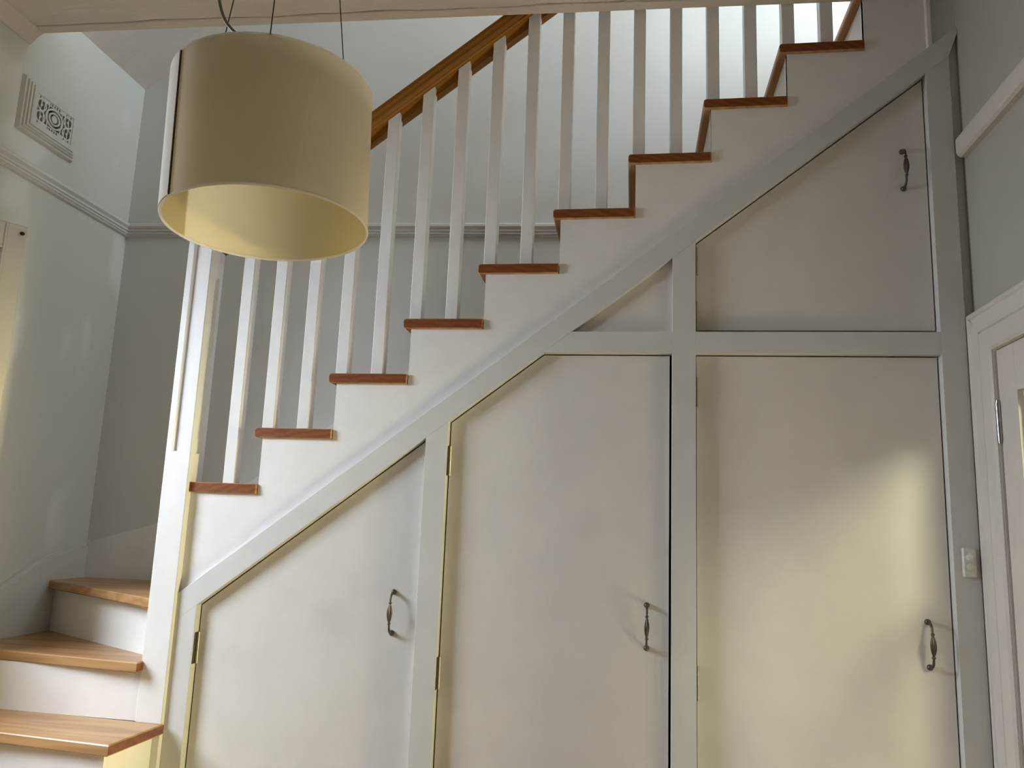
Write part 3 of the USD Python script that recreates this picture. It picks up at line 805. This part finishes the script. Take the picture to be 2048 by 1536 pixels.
# ------------------------------------------------------------------ pendant lamp
K = 0.905                                     # shade scale: a 36 cm drum
LB = CAM + K * (np.array([-0.004, -0.964, -0.065]) - CAM)
LR, LH = 0.2 * K, 0.298 * K
lax = np.array([-0.041, 0.013, 1.0])
lax /= np.linalg.norm(lax)
lu = np.cross(lax, [0, 1, 0]); lu /= np.linalg.norm(lu)
lv = np.cross(lax, lu)
lamp = thing("pendant_lamp", "cream fabric drum pendant lamp hanging on thin wires in front of the stair", "lamp", LB)
def drum_pt(th, r, h):
    return LB + lax * h + r * (math.cos(th) * lu + math.sin(th) * lv)
SEAM = math.radians(56)                     # free edge of the overlap, towards the viewer's left
NS = 180
def drum(r0, r1, a0, a1, h0, h1, flare=None, n=NS):
    """A curved sheet between two radii; flare(u) adds to the radius along the arc."""
    ths = np.linspace(a0, a1, n)
    secs = []
    for k, th in enumerate(ths):
        e = flare(k / (n - 1)) if flare else 0.0
        secs.append(np.array([drum_pt(th, r0 + e, h0), drum_pt(th, r1 + e, h0), drum_pt(th, r1 + e, h1), drum_pt(th, r0 + e, h1)]))
    return loft(secs)
shade = part(lamp, "shade", drum(LR - 0.0022, LR, 0, 2 * math.pi, 0.001, LH - 0.001), shade_cloth, smooth=35)
part(shade, "lining", drum(LR - 0.0030, LR - 0.0024, 0, 2 * math.pi, 0.003, LH - 0.003), shade_lining, smooth=35, label="yellower inside of the shade")
part(shade, "seam_flap", drum(LR + 0.0003, LR + 0.0015, SEAM - math.radians(64), SEAM, 0.0015, LH - 0.0015, lambda u: 0.0020 * u ** 2, 60), shade_cloth_double, smooth=35)
part(shade, "seam", drum(LR, LR + 0.0028, SEAM, SEAM + 0.004, 0.002, LH - 0.002, None, 3), seam_brown, label="dark edge of the glued overlap")
def rim(h):
    pts = [drum_pt(th, LR - 0.0012, h) for th in np.linspace(0, 2 * np.pi, NS, endpoint=False)]
    rings = []
    for k in range(NS + 1):
        th = 2 * np.pi * k / NS
        c = drum_pt(th, LR - 0.0012, h)
        rad = math.cos(th) * lu + math.sin(th) * lv
        rings.append(np.array([c + 0.0026 * (math.cos(a) * rad + math.sin(a) * lax) for a in np.linspace(0, 2 * np.pi, 8, endpoint=False)]))
    return loft(rings)
part(lamp, "rim", rim(0.0005), shade_cloth, smooth=True)
part(lamp, "rim", rim(LH - 0.0005), shade_cloth, smooth=True)
top_c = LB + lax * LH
canopy_at = CAM + 0.905 * (np.array([-0.014, -0.96, 1.24]) - CAM)
canopy_at[2] = CEIL
wires = [(-0.206, -0.898, 0.224), (0.059, -1.146, 0.238), (0.078, -0.784, 0.234)]
tops = [(-0.030, -0.975), (-0.030, -1.01), (0.030, -0.98)]
for k, w in enumerate(wires):
    p0 = CAM + K * (np.array(w) - CAM)
    off = (p0 - top_c) * 0.12
    p1 = canopy_at + [off[0], off[1], -0.018]
    part(lamp, "suspension_wire", tube([p0, (p0 + p1) / 2, p1], 0.0011, 8), wire_steel, smooth=True)
hub = top_c - lax * 0.05
bar_ = [tube([hub, CAM + K * (np.array(w) - CAM)], 0.0018, 8) for w in wires]
part(lamp, "spider_ring", cat(*bar_, cyl(hub, 0.022, 0.006, "z", 24)), wire_steel)
part(lamp, "bulb_holder", cat(cyl(hub - lax * 0.03, 0.019, 0.06, "z", 24), cyl(hub - lax * 0.065, 0.023, 0.012, "z", 24)), plastic_white, smooth=40)
# slack flex from the canopy, bowing out to the left and back in over the rim
cc = [canopy_at + [-0.008, 0, -0.02], (-0.030, -1.115, 0.80), (-0.068, -1.120, 0.56), (-0.073, -1.121, 0.40), (-0.066, -1.121, 0.335), (-0.052, -1.121, 0.295),
      (-0.025, -1.120, 0.262), (0.02, -1.112, 0.215), hub + [0, 0, 0.0]]
def spline(P, n=40):
    from scipy.interpolate import CubicSpline
    P = np.array(P)
    return CubicSpline(np.linspace(0, 1, len(P)), P)(np.linspace(0, 1, n))
part(lamp, "flex", tube(spline(cc), 0.0032, 10), cable_grey, smooth=True)
part(lamp, "canopy", cat(cyl(canopy_at - [0, 0, 0.010], 0.055, 0.020, "z", 40), cyl(canopy_at - [0, 0, 0.023], 0.045, 0.006, "z", 40)), plastic_white, smooth=40)
